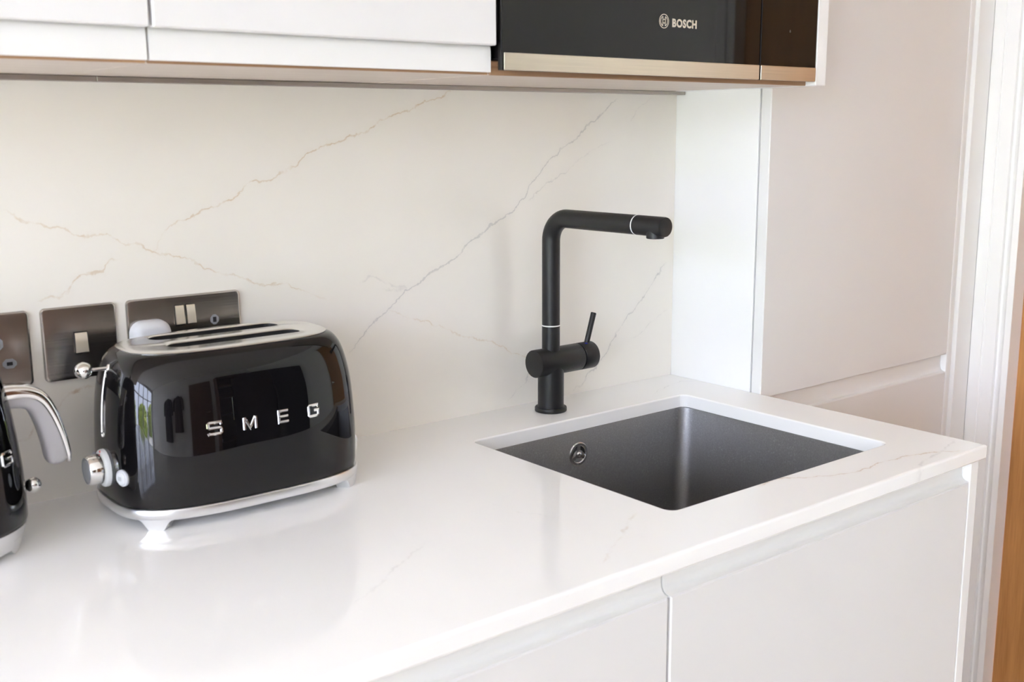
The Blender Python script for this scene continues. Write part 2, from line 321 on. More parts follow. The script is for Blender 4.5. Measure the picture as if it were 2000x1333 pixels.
# ------------------------------------------------------------------ the room
def room():
    b = MB(); b.box(XL-.3, XR+1.2, YF-.2, YB+.2, ZF-.1, ZF-.012); struct(b.build('floor', 'floor'), 'oak board floor')
    fl = bpy.data.objects['floor']
    x = XL
    brd = None
    while x < XR+.1:                                # floor boards, one by one
        if brd is None:
            q = MB(); q.box(0, .178, YF, YB, -.012, 0, .0015, 1); brd = q.build('floorboard', 'floor', fl, smooth=0); brd.location = (x, 0, ZF)
        else:
            c = brd.copy(); COL.objects.link(c); c.location = (x, 0, ZF); c.parent = fl
        x += .18
    b = MB(); b.box(XL-.2, XR+1.2, YF-.2, YB+.2, ZC, ZC+.1); struct(b.build('ceiling', 'ceiling', smooth=0))
    b = MB(); b.box(XL-.2, XR+.2, YB, YB+.15, ZF, ZC); struct(b.build('wall_back', 'wall', smooth=0))
    b = MB(); b.box(XL-.2, XR+.2, YF-.15, YF, ZF, ZC); struct(b.build('wall_front', 'wall', smooth=0))
    # left wall around the garden doors
    b = MB()
    b.box(XL-.2, XL, WIN_Y1, YB, ZF, ZC).box(XL-.2, XL, YF, WIN_Y0, ZF, ZC).box(XL-.2, XL, WIN_Y0, WIN_Y1, WIN_Z1, ZC).box(XL-.2, XL, WIN_Y0, WIN_Y1, ZF, WIN_Z0)
    struct(b.build('wall_left', 'wall', smooth=0))
    # window: two leaves with glazing bars
    w = MB(); d0, d1 = XL-.12, XL-.05
    w.box(d0, d1, WIN_Y0, WIN_Y0+.06, WIN_Z0, WIN_Z1).box(d0, d1, WIN_Y1-.06, WIN_Y1, WIN_Z0, WIN_Z1).box(d0, d1, WIN_Y0+.06, WIN_Y1-.06, WIN_Z0, WIN_Z0+.08).box(d0, d1, WIN_Y0+.06, WIN_Y1-.06, WIN_Z1-.06, WIN_Z1)
    wo = struct(w.build('window_1', 'trim', smooth=0), 'white glazed garden doors in the left wall')
    n = 4; span = (WIN_Y1-WIN_Y0-.12)/n
    for k in range(1, n):
        q = MB(); y = WIN_Y0+.06+span*k; q.box(d0+.01, d1+.01, y-.045, y+.045, WIN_Z0+.08, WIN_Z1-.06); q.build('mullion', 'trim', wo, smooth=0)
    zb = WIN_Z1-.06-.52
    for k in range(n):
        y = WIN_Y0+.06+span*k
        q = MB(); q.box(d0+.015, d1, y+.045, y+span-.045, zb-.02, zb+.02); q.build('glazing_bar', 'trim', wo, smooth=0)
        for z0, z1 in ((WIN_Z0+.08, zb-.02), (zb+.02, WIN_Z1-.06)):
            q = MB(); q.box(d0+.03, d0+.034, y+.0, y+span-.0, z0, z1); q.build('pane', 'glass', wo, smooth=0)
    # right wall, with a doorway beside the tall cabinet
    DY0, DY1, DZ = -1.02, -.2789, 1.13
    b = MB(); b.box(XR, XR+.1, -.245, YB, ZF, ZC).box(XR, XR+.1, YF, DY0-.04, ZF, ZC).box(XR, XR+.1, DY0-.04, -.245, DZ+.03, ZC)
    struct(b.build('wall_right', 'wall', smooth=0))
    prof = [(.6526, -.1996), (.6526, -.2218), (.6545, -.2228), (.6545, -.2262), (.6526, -.2275), (.6526, -.2500), (.6615, -.2504), (.6625, -.2535), (.6605, -.2580), (.6570, -.2625), (.6526, -.2667), (.6526, -.2789), (.700, -.2789), (.700, -.2442), (.6595, -.2442), (.6595, -.1996)]
    t = MB(); t.prism_z(prof, ZF, DZ+.05); to = struct(t.build('trim_1', 'trim', smooth=25), 'white moulded door architrave beside the tall cabinet')
    mir = [(x, DY0+DY1-y) for x, y in prof]
    q = MB(); q.prism_z(mir[::-1], ZF, DZ+.05); q.build('far_jamb', 'trim', to, smooth=25)
    q = MB(); q.box(.6526, .70, DY0-.079, DY1+.079, DZ, DZ+.079, .004); q.build('head', 'trim', to)
    d = MB(); d.box(.6874, .727, DY0+.002, DY1-.002, ZF+.006, DZ-.003, .0015)
    do = struct(d.build('door_1', 'door_wood', smooth=0), 'honey coloured wooden door beside the tall cabinet')
    h = MB(); h.lathe([(.025, 0), (.025, .006), (.009, .008), (.009, .04)], (.6874, DY0+.07, .10), (-1, 0, 0), 24)
    h.tube([(.652, DY0+.065, .10), (.650, DY0+.10, .10), (.650, DY0+.19, .10)], .009, 16); h.build('door_handle', 'chrome_satin', do)
    # brown door across the room (seen mirrored in the toaster)
    d = MB(); d.box(-1.02, -.22, YF, YF+.04, ZF+.005, 1.08, .002); do = struct(d.build('door_2', 'dark_wood', smooth=0), 'dark brown door across the room')
    h = MB(); h.tube([(-.30, YF+.04, .08), (-.30, YF+.09, .08), (-.42, YF+.09, .08)], .009, 12); h.build('door_handle', 'chrome_satin', do)
    q = MB(); q.box(-1.09, -1.02, YF, YF+.025, ZF, 1.15, .003).box(-.22, -.15, YF, YF+.025, ZF, 1.15, .003).box(-1.02, -.22, YF, YF+.025, 1.08, 1.15, .003)
    struct(q.build('trim_2', 'trim', smooth=0))
room()

def outside():
    b = MB(); b.box(-16, XL-.2, -12, 6, ZF-.3, ZF-.12); struct(b.build('ground', 'patio', smooth=0))
    for bx, by, sx, sy, sz, lab in ((-8.9, -7.4, 1.1, 1.5, 2.5, 'tall green bush in the garden, farthest from the house wall'), (-9.2, -3.6, 1.2, 1.5, 2.1, 'lower green bush in the middle of the garden row'), (-8.8, .3, 1.0, 1.4, 2.7, 'tall green bush in the garden, opposite the worktop')):
        bm = bmesh.new(); bmesh.ops.create_icosphere(bm, subdivisions=5, radius=1)
        for v in bm.verts:
            c = v.co.copy(); k = 1+.12*math.sin(c.x*9+c.y*5+bx)*math.sin(c.y*11+c.z*7+by)+.07*random.uniform(-1, 1)
            v.co = Vector((c.x*sx*k, c.y*sy*k, max(-.55, c.z)*sz*.65*k))
        h = MB(); h.frombm(bm)
        tag(h.build('garden_bush', 'leaf', loc=(bx, by, ZF-.12+sz*.65*.55), smooth=0), lab, 'bush', 'garden bushes')
outside()

# ------------------------------------------------------------------ splashback, worktop, sink
def counter():
    b = MB(); b.box(-2.4, .0, 0, .0195, 0.0, .487)
    tag(b.build('splashback', 'quartz_wall', smooth=0), 'tall white quartz splashback with thin gold and grey veins', 'splashback')
    # worktop slab with sink cut-out and softened edges
    X0, X1, Y0, Y1 = -2.4, .0, -.584, .0190
    cut = (-.5275, -.096, -.4935, -.1185)
    lv = [(.0030, 0.0), (.0014, -.0006), (.0004, -.0018), (0, -.0034)]
    def outer(i): return [(X0, Y0+i), (X1-i, Y0+i), (X1-i, Y1), (X0, Y1)]
    def hole(i): return rrect(cut[0]-i, cut[1]+i, cut[2]-i, cut[3]+i, .012+i)
    def hl(i): return hole(i)
    w = MB()
    w.frombm(fill(outer(.003), [hl(.0022)], 0.0))
    ring_loops(w, outer, lv+[(0, -.0180), (.0015, -.0200)])
    ring_loops(w, lambda i: hl(i), [(.0022, 0), (.0010, -.0005), (.0002, -.0014), (0, -.0026), (0, -.02)])
    w.frombm(fill(outer(.0015), [hl(0)], -.02))
    tag(w.build('worktop', 'quartz_top', smooth=0), 'glossy white quartz worktop with faint brown veins around the sink', 'worktop')
    # sink
    cx, cy = (cut[0]+cut[1])/2, (cut[2]+cut[3])/2
    DB = .245
    s = thing('sink', 'square brushed steel sink set under the white worktop', 'sink', (cx, cy, -DB))
    def L(g, r, z): return [(x-cx, y-cy, z+DB) for x, y in rrect(cut[0]-g, cut[1]+g, cut[2]-g, cut[3]+g, r, 8)]
    m = MB()
    inner = [L(.016, .03, -.0204), L(.0022, .024, -.0204), L(.0010, .023, -.0209), L(.0004, .022, -.023), L(-.003, .022, -.205)]
    for k in range(1, 7):
        a = PI/2*k/6; inner.append(L(-.003-.03*(1-math.cos(a)), .022+.002*k, -.205-.03*math.sin(a)))
    out = [L(.016, .03, -.0245), L(.002, .023, -.0245), L(-.0005, .022, -.205), L(-.03, .03, -.2395)]
    m.loft(inner, False, True); m.loft(out, False, True)
    m.loft([L(.016, .03, -.0204), L(.016, .03, -.0245)], False, False)
    m.build('bowl', 'steel_sink', s, smooth=40)
    d = MB(); d.lathe([(.045, .0100), (.045, .0120), (.036, .0120), (.034, .0102), (.01, .0102), (.008, .0140), (0, .0145)], (0, 0, 0)); d.build('drain', 'steel_dark', s)
    # overflow on the back wall of the bowl
    ox, oz = -.3275, -.057; yw = cut[3]+.0005
    o = MB(); N = 40
    def at(r, a, dy): return (ox-cx+r*math.cos(a), yw-cy-dy, oz+DB+r*math.sin(a))
    prof = [(.0185, -.001), (.0185, .0012), (.0172, .0022), (.0140, .0022), (.0128, .0008), (.0128, -.003)]
    o.loft([[at(r, 2*PI*k/N, dy) for k in range(N)] for r, dy in prof], False, False)
    ov = o.build('overflow_ring', 'steel_dark', s)
    q = MB(); q.loft([[at(r, 2*PI*k/N, dy) for k in range(N)] for r, dy in [(.0128, .0008), (.0001, .0004)]], False, True); q.build('overflow_hole_shade', 'void_shade', ov)  # closed dark disc, painted as the shade in the overflow opening
    for k in range(3):
        a = math.radians(90+120*k); q = MB()
        c, sn = math.cos(a), math.sin(a); t = .0028
        ring = []
        for r in (.002, .0135):
            ring.append([(ox-cx+r*c-t*sn, yw-cy-dy, oz+DB+r*sn+t*c) for dy in (.0005, .0020)]+[(ox-cx+r*c+t*sn, yw-cy-dy, oz+DB+r*sn-t*c) for dy in (.0020, .0005)])
        q.loft(ring); q.build('overflow_spoke', 'steel_dark', ov)
    q = MB(); q.lathe([(.0062, -.0005), (.0062, .0014), (.0036, .0016), (.0034, .0034), (.0022, .0042), (0, .0044)], at(0, 0, .0006), (0, -1, 0), 24); q.build('overflow_screw', 'chrome_satin', ov)
counter()

# ------------------------------------------------------------------ tap
def tap():
    t = thing('kitchen_tap', 'matt black kitchen tap with square-bent spout behind the sink', 'tap', (-.332, -.06, 0))
    b = MB(); b.lathe([(.0240, .0003), (.0246, .0012), (.0246, .0058), (.0240, .0068), (.0205, .0070)]); b.build('base_flange', 'matt_black', t)
    b = MB(); b.lathe([(.0200, .0068), (.0200, .078)], n=56); b.build('body', 'matt_black', t)
    zc = .0775
    b = MB(); b.lathe([(.0190, -.0340), (.0206, -.0335), (.0212, -.0325), (.0212, .0535), (.0205, .0545), (.0190, .0545)], (0, 0, zc), (1, 0, 0), 56); b.build('mixer_body', 'matt_black', t)
    b = MB(); b.lathe([(.0190, .0540), (.0190, .0565)], (0, 0, zc), (1, 0, 0), 48); b.build('cartridge_neck', 'black_plastic', t)
    b = MB(); b.lathe([(.0190, .0560), (.0206, .0562), (.0212, .0572), (.0212, .0825), (.0206, .0836), (.0190, .0840)], (0, 0, zc), (1, 0, 0), 56); cap = b.build('control_cap', 'matt_black', t)
    b = MB(); p0, p1 = Vector((.0735, 0, zc+.018)), Vector((.0885, 0, .1435)); d = p1-p0
    b.tube([p0, p0+d*.97, p0+d*.99, p1], [.0042, .0044, .0042, .0034], 20); b.build('lever', 'matt_black', cap)
    q = MB(); q.box(.0655, .0690, -.0075, -.0035, zc+.0199, zc+.0209); q.build('temperature_mark', 'blue', cap)
    b = MB(); b.lathe([(.0137, .078), (.0137, .1325)], n=48); b.build('riser', 'matt_black', t)
    b = MB(); b.lathe([(.0136, .1325), (.0139, .1328), (.0139, .1341), (.0136, .1344)], n=48); b.build('swivel_ring', 'ring_white', t)
    R = .035; zt = .2965; path = [(0, 0, .1344), (0, 0, .19), (0, 0, zt-R)]
    for k in range(1, 13):
        a = PI/2*k/12; path.append((0, -R*(1-math.cos(a)), zt-R+R*math.sin(a)))
    path += [(0, -.10, zt), (0, -.1785, zt)]
    b = MB(); b.tube(path, .0136, 40, up=(1, 0, 0)); b.build('spout', 'matt_black', t)
    b = MB(); b.lathe([(.0135, .1785), (.0138, .1788), (.0138, .1799), (.0135, .1802)], (0, 0, zt), (0, -1, 0), 40); b.build('spout_ring', 'ring_white', t)
    b = MB(); b.lathe([(.0130, .1802), (.0136, .1806), (.0136, .2290), (.0131, .2318), (.0118, .2322)], (0, 0, zt), (0, -1, 0), 40); h = b.build('spout_head', 'matt_black', t)
    b = MB(); b.lathe([(.0122, -.004), (.0122, -.0155), (.0116, -.0162), (.0095, -.0162), (.0092, -.0140), (.001, -.0140)], (0, -.2135, zt), (0, 0, 1), 36); b.build('aerator', 'matt_black', h)
tap()

# ------------------------------------------------------------------ toaster
TX, TY = -.8790, -.1075
TPROF = [(.0225, .1455, .0940, 3.2), (.030, .1468, .0950, 3.2), (.060, .1480, .0955, 3.2), (.10, .1468, .0940, 3.2), (.135, .1440, .0905, 3.2), (.158, .1400, .0860, 3.15), (.172, .1360, .0815, 3.1), (.1800, .1318, .0770, 3.05), (.1855, .1266, .0720, 3.0), (.1884, .1205, .0665, 2.95)]
def tprof(z):
    P = TPROF
    if z <= P[0][0]: return P[0][1:]
    if z >= P[-1][0]: return P[-1][1:]
    for i in range(len(P)-1):
        if P[i][0] <= z <= P[i+1][0]:
            p0, p1, p2, p3 = P[max(i-1, 0)], P[i], P[i+1], P[min(i+2, len(P)-1)]
            h = p2[0]-p1[0]; u = (z-p1[0])/h; out = []
            for k in (1, 2, 3):
                m1 = (p2[k]-p0[k])/(p2[0]-p0[0])*h; m2 = (p3[k]-p1[k])/(p3[0]-p1[0])*h
                out.append((2*u**3-3*u*u+1)*p1[k]+(u**3-2*u*u+u)*m1+(-2*u**3+3*u*u)*p2[k]+(u**3-u*u)*m2)
            return tuple(out)
def sup(a, b, n, N=120):
    """superellipse resampled to even arc length, counter-clockwise from +x"""
    pts = []
    for k in range(1440):
        th = 2*PI*k/1440; c, s = math.cos(th), math.sin(th)
        pts.append((a*math.copysign(abs(c)**(2/n), c), b*math.copysign(abs(s)**(2/n), s)))
    L = [0.0]
    for k in range(1440):
        p, q = pts[k], pts[(k+1) % 1440]; L.append(L[-1]+math.hypot(q[0]-p[0], q[1]-p[1]))
    out = []; j = 0
    for k in range(N):
        t = L[-1]*k/N
        while L[j+1] < t: j += 1
        u = (t-L[j])/max(L[j+1]-L[j], 1e-9); p, q = pts[j], pts[(j+1) % 1440]
        out.append((p[0]+(q[0]-p[0])*u, p[1]+(q[1]-p[1])*u))
    return out
def front_y(x, z):     # toaster-local front surface
    a, b, n = tprof(z); u = min(abs(x)/a, .999); return -b*(1-u**n)**(1/n)
def end_x(y, z):
    a, b, n = tprof(z); u = min(abs(y)/b, .999); return -a*(1-u**n)**(1/n)
def toaster():
    t = thing('toaster', 'glossy black retro toaster with chrome top, base and lettering', 'toaster', (TX, TY, 0))
    # enamel body
    m = MB(); zs = [.0225+(.1884-.0225)*(k/44) for k in range(45)]
    zs = [z for z in zs if z < .165]+[.165+(.1884-.165)*math.sin(PI/2*k/14) for k in range(15)]
    m.loft([[(x, y, z) for x, y in sup(*tprof(z))] for z in zs], True, False)
    m.build('body', 'black_gloss', t, smooth=80)
    # chrome top plate with two slots
    a, b, n = TPROF[-1][1:]; zt = .1902
    def slot(yc): return rrect(-.0760, .0850, yc-.0145, yc+.0145, .0135, 6)
    def slot_g(yc, g): return rrect(-.0760-g, .0850+g, yc-.0145-g, yc+.0145+g, .0135+g, 6)
    m = MB(); holes = [slot_g(-.0215, .0015), slot_g(.0345, .0015)]
    lo = [(0.0004, .1876), (0.0009, .1888), (0.0, .1896), (-.0022, zt), (-.006, zt+.0004)]
    m.loft([[(x, y, z) for x, y in sup(a+g, b+g, n)] for g, z in lo], False, False)
    m.frombm(fill(sup(a-.006, b-.006, n), holes, zt+.0004))
    for yc in (-.0215, .0345):
        m.loft([[(x, y, z) for x, y in slot_g(yc, g)] for g, z in ((.0015, zt+.0004), (.0004, zt-.0004), (0, zt-.0008), (0, zt-.0012))], False, False)
    m.build('top_plate', 'chrome_satin', t, smooth=40)
    for yc in (-.0215, .0345):
        q = MB(); q.loft([[(x, y, z) for x, y in slot_g(yc, -.0004)] for z in (zt-.0010, .06)], False, False)
        q.loft([[(x, y, .06) for x, y in slot_g(yc, -.0004)], [(x*.5, yc+(y-yc)*.5, .0601) for x, y in slot_g(yc, -.0004)]], False, True)
        so = q.build('bread_slot', 'void_shade', t)  # slot walls coloured near-black for the shade between them
        for yy in (-.0085, .0085):
            g = MB()
            for k in range(9):
                xx = -.066+k*.0168; g.tube([(xx, yc+yy, zt-.022), (xx, yc+yy, .07)], .0009, 8)
            g.tube([(-.072, yc+yy, zt-.023), (.080, yc+yy, zt-.023)], .0010, 8); g.build('bread_guard', 'steel_dark', so)
        g = MB(); g.box(.068, .0815, yc-.0100, yc+.0100, zt-.012, zt-.0045, .0015); g.build('slot_bracket', 'chrome', so)
    # cast base ring and feet, following the body outline
    a0, b0, n0 = .1478, .0962, 3.2; N = 160
    m = MB(); lv = [(-.012, .0115), (-.0006, .0115), (.0004, .0125), (.0012, .0220), (.0004, .0232), (-.0012, .0234), (-.012, .0234)]
    m.loft([[(x, y, z) for x, y in sup(a0+g, b0+g, n0, N)] for g, z in lv], True, True)
    m.build('base_ring', 'alu', t, smooth=45)
    ol = sup(a0+.0006, b0+.0006, n0, 400); inn = sup(a0-.014, b0-.014, n0, 400)
    for sx, sy in ((-1, -1), (1, -1), (1, 1), (-1, 1)):
        # centre of the foot on the outline
        ic = min(range(400), key=lambda k: (ol[k][0]-sx*.1245)**2+(ol[k][1]-sy*.0745)**2)
        H = 10; rows = []
        for k in range(-H, H+1):
            u = abs(k)/H; z = .0 if u < .42 else .0122*(1-max(0.0, 1-(u-.42)/.58)**2.2)
            p, q = ol[(ic+k) % 400], inn[(ic+k) % 400]
            ta = .0016*(1-z/.0125)                     # slight draft inwards at the sole
            d = Vector((q[0]-p[0], q[1]-p[1], 0)); d.normalize()
            rows.append([(p[0], p[1], .0125), (p[0]+d.x*ta, p[1]+d.y*ta, z+.0001), (q[0], q[1], z+.0001), (q[0], q[1], .0125)])
        m = MB(); m.loft(rows); m.build('foot', 'alu', t, smooth=40)
    # raised lettering, swept with a grooved section and laid on the front
    Hh, Wd = .0124, .0175
    L = {'S': [[(1, .86), (.95, 1), (.12, 1), (0, .88), (0, .64), (.12, .52), (.88, .52), (1, .40), (1, .12), (.88, 0), (.05, 0), (0, .14)]],
         'M': [[(0, -.08), (0, 1.0)], [(.04, 1), (.5, .06), (.96, 1)], [(1, 1.0), (1, -.08)]],
         'E': [[(1, 1), (0, 1), (0, 0), (1, 0)], [(0, .5), (.97, .5)]],
         'G': [[(1, .80), (.95, 1), (.12, 1), (0, .88), (0, .12), (.12, 0), (.88, 0), (1, .12), (1, .52), (.52, .52)]]}
    sw = .0016
    sec = [(-1, -.0004), (-1, .0007), (-.72, .0013), (-.30, .0012), (0, .0005), (.30, .0012), (.72, .0013), (1, .0007), (1, -.0004)]
    for ch, x0, wd in (('S', -.0650, .0148), ('M', -.0238, .0140), ('E', .0185, .0115), ('G', .0572, .0125)):
        m = MB(); zb = .1012
        for path in L[ch]:
            P = [Vector((x0+p[0]*wd, zb+p[1]*Hh)) for p in path]; loops = []
            for i, p in enumerate(P):
                d0 = (P[i]-P[i-1]).normalized() if i else (P[1]-P[0]).normalized()
                d1 = (P[i+1]-P[i]).normalized() if i < len(P)-1 else d0
                n0_ = Vector((-d0.y, d0.x)); n1_ = Vector((-d1.y, d1.x)); nn = (n0_+n1_).normalized(); k = 1/max(nn.dot(n0_), .5)
                loops.append([(p.x+nn.x*u*sw*k, front_y(p.x+nn.x*u*sw*k, p.y+nn.y*u*sw*k)-h, p.y+nn.y*u*sw*k) for u, h in sec])
            m.loft(loops)
        m.build('letter', 'chrome', t, smooth=30)
    # lever slot on the end, with ball lever
    m = MB(); loops = []
    for k in range(25):
        z = .0945+(.1745-.0945)*k/24; e = min(k, 24-k)/2.0; w = .0033*(min(1, math.sin(min(e, 1.0)*PI/2)+.25) if e < 1 else 1)
        x = end_x(0, z)
        loops.append([(x+.001, -w, z), (x-.0012, -w, z), (x-.0018, -w*.62, z), (x-.0006, -w*.45, z), (x-.0006, w*.45, z), (x-.0018, w*.62, z), (x-.0012, w, z), (x+.001, w, z)])
    m.loft(loops); ls = m.build('lever_slot', 'chrome', t, smooth=50)
    m = MB(); m.loft([[(end_x(0, z)-.0008, -.0013, z), (end_x(0, z)-.0008, .0013, z)] for z in [.098+.072*k/12 for k in range(13)]], False, False, False); m.build('slot_gap_shade', 'void_shade', ls)  # dark strip laid on the chrome as the shade of the groove
    zl = .1700; xl = end_x(0, zl)
    m = MB(); m.tube([(xl+.004, 0, zl), (xl-.019, 0, zl+.0006)], .0021, 14); lv_ = m.build('lever_arm', 'chrome', t)
    m = MB(); m.sphere((xl-.0265, 0, zl+.001), .0094); m.build('lever_ball', 'chrome', lv_, smooth=180)
    # browning dial
    zd = .0590; xd = end_x(0, zd)
    m = MB(); m.lathe([(.0212, -.004), (.0212, .0022), (.0204, .0040), (.0192, .0046), (.015, .0046)], (xd, 0, zd), (-1, 0, 0), 48); dl = m.build('dial_collar', 'white_plastic', t)
    m = MB(); m.lathe([(.0166, .0040), (.0170, .0055), (.0166, .0190), (.0156, .0205), (.0146, .0208)], (xd, 0, zd), (-1, 0, 0), 48, True, False); kn = m.build('dial_knob', 'chrome', t)
    m = MB(); m.lathe([(.0147, .0206), (.0140, .0198), (.0115, .0196), (.0105, .0206), (.004, .0208), (0, .0208)], (xd, 0, zd), (-1, 0, 0), 40, False, False); m.build('dial_cap', 'grey_plastic', kn)
    q = MB(); q.box(xd-.0048, xd-.0036, -.0016, .0016, zd+.0178, zd+.0202); q.build('dial_mark', 'red', dl)
    for yb in (-.0440, .0440):
        xb = end_x(yb, zd-.002)
        q = MB(); nrm = (-1, .34*math.copysign(1, yb), 0)
        q.lathe([(.0092, -.003), (.0092, .0018), (.0080, .0028), (.0072, .0026)], (xb, yb, zd-.002), nrm, 32); bt = q.build('button_ring', 'pale_plastic', t)
        q = MB(); q.lathe([(.0070, .0), (.0070, .0036), (.0060, .0044), (0, .0046)], (xb, yb, zd-.002), nrm, 28, True, False); q.build('button', 'white_plastic', bt)
        q = MB(); d = Vector(nrm).normalized(); s = Vector((0, 0, 1)).cross(d)
        for u in (-.0018, 0, .0018):
            c = Vector((xb, yb, zd-.002))+d*.0045+s*u; q.tube([c+Vector((0, 0, -.0022)), c+Vector((0, 0, .0022))], .00035, 6)
        q.build('button_symbol', 'grey_plastic', bt)
    # crumb tray pull on the far end
    xr = -end_x(0, .04)
    q = MB(); q.box(xr-.004, xr+.0035, -.040, .040, .0285, .0520, .0015); q.box(xr+.002, xr+.0065, -.036, .036, .034, .0475, .001); q.build('crumb_tray', 'chrome_satin', t)
toaster()

# ------------------------------------------------------------------ kettle at the left edge
def kettle():
    t = thing('kettle', 'glossy black retro kettle with chrome handle, cut off by the left edge', 'kettle', (-1.1950, -.1100, 0))
    m = MB(); m.lathe([(.0795, .0290), (.0808, .034), (.0808, .055), (.0795, .085), (.0765, .120), (.0725, .150), (.0670, .178), (.0610, .196), (.0560, .203)], n=72); m.build('body', 'black_gloss', t, smooth=80)
    m = MB(); m.lathe([(.066, .0060), (.0705, .0062), (.0745, .014), (.0795, .0285), (.0800, .0295), (.0790, .0300)], n=72); m.build('base_ring', 'alu', t)
    for k in range(3):
        a = math.radians(-28+120*k); m = MB(); rows = []
        for j in range(-8, 9):
            b = a+math.radians(16)*j/8; u = abs(j)/8; z = .0001 if u < .6 else .0085*(u-.6)/.4
            c, s = math.cos(b), math.sin(b)
            rows.append([(.0760*c, .0760*s, .0175), (.0700*c, .0700*s, z), (.054*c, .054*s, z), (.054*c, .054*s, .0175)])
        m.loft(rows); m.build('foot', 'alu', t)
    m = MB(); m.lathe([(.0560, .2025), (.0555, .206), (.044, .2125), (.02, .2165), (.006, .217), (.005, .223), (.0095, .228), (.0105, .234), (.008, .240), (0, .242)], n=56, cap0=True, cap1=False); m.build('lid', 'chrome', t)
    # spout on the hidden side
    m = MB(); m.tube([(-.050, 0, .150), (-.080, 0, .172), (-.098, 0, .192)], [.024, .019, .013], 24, sy=1.15); m.build('spout', 'chrome', t)
    # handle: chrome outside, grey underside
    base = [(.040, .1560), (.062, .1580), (.080, .1575), (.0930, .1545), (.1030, .1465), (.1095, .133), (.1140, .118), (.1172, .103), (.1192, .088), (.1196, .0760)]
    P = [Vector((x, 0, z)) for x, z in base]
    path = []
    for i in range(len(P)-1):
        for k in range(4):
            u = k/4; p0, p1, p2, p3 = P[max(i-1, 0)], P[i], P[i+1], P[min(i+2, len(P)-1)]
            path.append(.5*((2*p1)+(p2-p0)*u+(2*p0-5*p1+4*p2-p3)*u*u+(3*p1-p0-3*p2+p3)*u**3))
    path.append(P[-1])
    def strip(offs, hw, name, mt, par):
        loops = []; n = 24; N = len(path)
        for i, p in enumerate(path):
            d = (path[min(i+1, N-1)]-path[max(i-1, 0)]).normalized(); nrm = Vector((d.z, 0, -d.x))*-1
            off0, off1 = offs(i/(N-1))
            e = 1.0
            if i >= N-5: e = (1, .97, .90, .76, .50)[i-(N-5)]
            c = (off0+off1)/2; h = (off1-off0)/2
            loops.append([p+nrm*(c+h*e*math.copysign(abs(math.sin(2*PI*k/n))**.6, math.sin(2*PI*k/n)))+Vector((0, hw*e*math.copysign(abs(math.cos(2*PI*k/n))**.6, math.cos(2*PI*k/n)), 0)) for k in range(n)])
        q = MB(); q.loft(loops); return q.build(name, mt, par, smooth=60)
    hd = strip(lambda u: (-.0080+.0120*u, .0105), .0150, 'handle', 'chrome', t)
    strip(lambda u: (-.0150, .0045+.003*u), .0120, 'handle_grip', 'soft_grey', hd)
    m = MB(); m.tube([(.074, 0, .0560), (.0880, 0, .0562)], .0022, 12); sw = m.build('switch_arm', 'chrome', t)
    m = MB(); m.sphere((.0905, 0, .0562), .0086); m.build('switch_ball', 'chrome', sw, smooth=180)
    # raised lettering near the right side of the body
    for ch, ang in (('G', -47), ('E', -64), ('M', -81), ('S', -98)):
        q = MB(); G = {'G': [[(1, .8), (.95, 1), (.1, 1), (0, .9), (0, .1), (.1, 0), (.9, 0), (1, .1), (1, .5), (.5, .5)]], 'E': [[(1, 1), (0, 1), (0, 0), (1, 0)], [(0, .5), (.95, .5)]],
             'M': [[(0, 0), (0, 1), (.5, .1), (1, 1), (1, 0)]], 'S': [[(1, .9), (.9, 1), (.1, 1), (0, .88), (0, .62), (.1, .52), (.9, .52), (1, .4), (1, .1), (.9, 0), (0, 0)]]}[ch]
        for path_ in G:
            pp = []
            for u, v in path_:
                z = .099+v*.0125; r = .0795+(.0765-.0795)*(z-.085)/.035+.0006; b = math.radians(ang)+(u-.5)*.0150/r
                pp.append((r*math.cos(b), r*math.sin(b), z))
            q.tube(pp, .0013, 8)
        q.build('letter', 'chrome', t)
kettle()

# ------------------------------------------------------------------ sockets on the splashback
SX, SZ, G = -1.0529, .2267, .0125
def plate(t, w, h=.086):
    m = MB(); lv = [(0, 0), (0, .0028), (.0006, .0038), (.0016, .0042), (.003, .0043)]
    m.loft([[(x, -y, z) for x, z in rrect(i, w-i, -h+i, -i, .0055-i*.5, 5)] for i, y in lv]); m.build('face_plate', 'plate', t, smooth=20)
def rocker(t, x0, x1, z0, z1):
    r = MB(); r.loft([[(x, -y, z) for x, z in rrect(x0-.0009, x1+.0009, z0-.0016, z1+.0009, .0010, 3)] for y in (.0041, .0048)]); so = r.build('rocker_surround', 'black_plastic', t)
    m = MB(); prof = [(-.004, z0), (-.0080, z0+.0001), (-.0088, z0+.0008), (-.0072, (z0+z1)/2), (-.0056, z1-.0010), (-.0050, z1-.0002), (-.004, z1)]
    m.prism_x(prof, x0, x1); m.build('rocker', 'rocker', t, smooth=30)
def pin(t, x, z, w, h, flat=False):
    q = MB(); c = min(w, h)*.34
    o = [(x-w/2+c, z-h/2), (x+w/2-c, z-h/2), (x+w/2, z-h/2+c), (x+w/2, z+h/2-c), (x+w/2-c, z+h/2), (x-w/2+c, z+h/2), (x-w/2, z+h/2-c), (x-w/2, z-h/2+c)]
    q.loft([[(a, -.0040, b) for a, b in o], [(a, -.0047, b) for a, b in o]]); so = q.build('pin_surround', 'grey_plastic', t)
    iw, ih = (w*.42, h*.36) if flat else (w*.40, h*.52)
    k = MB(); k.box(x-iw/2, x+iw/2, -.0050, -.0044, z-ih/2, z+ih/2); k.build('pin_hole_shade', 'void_shade', so, smooth=0)  # small dark block painted as the shade in a pin opening
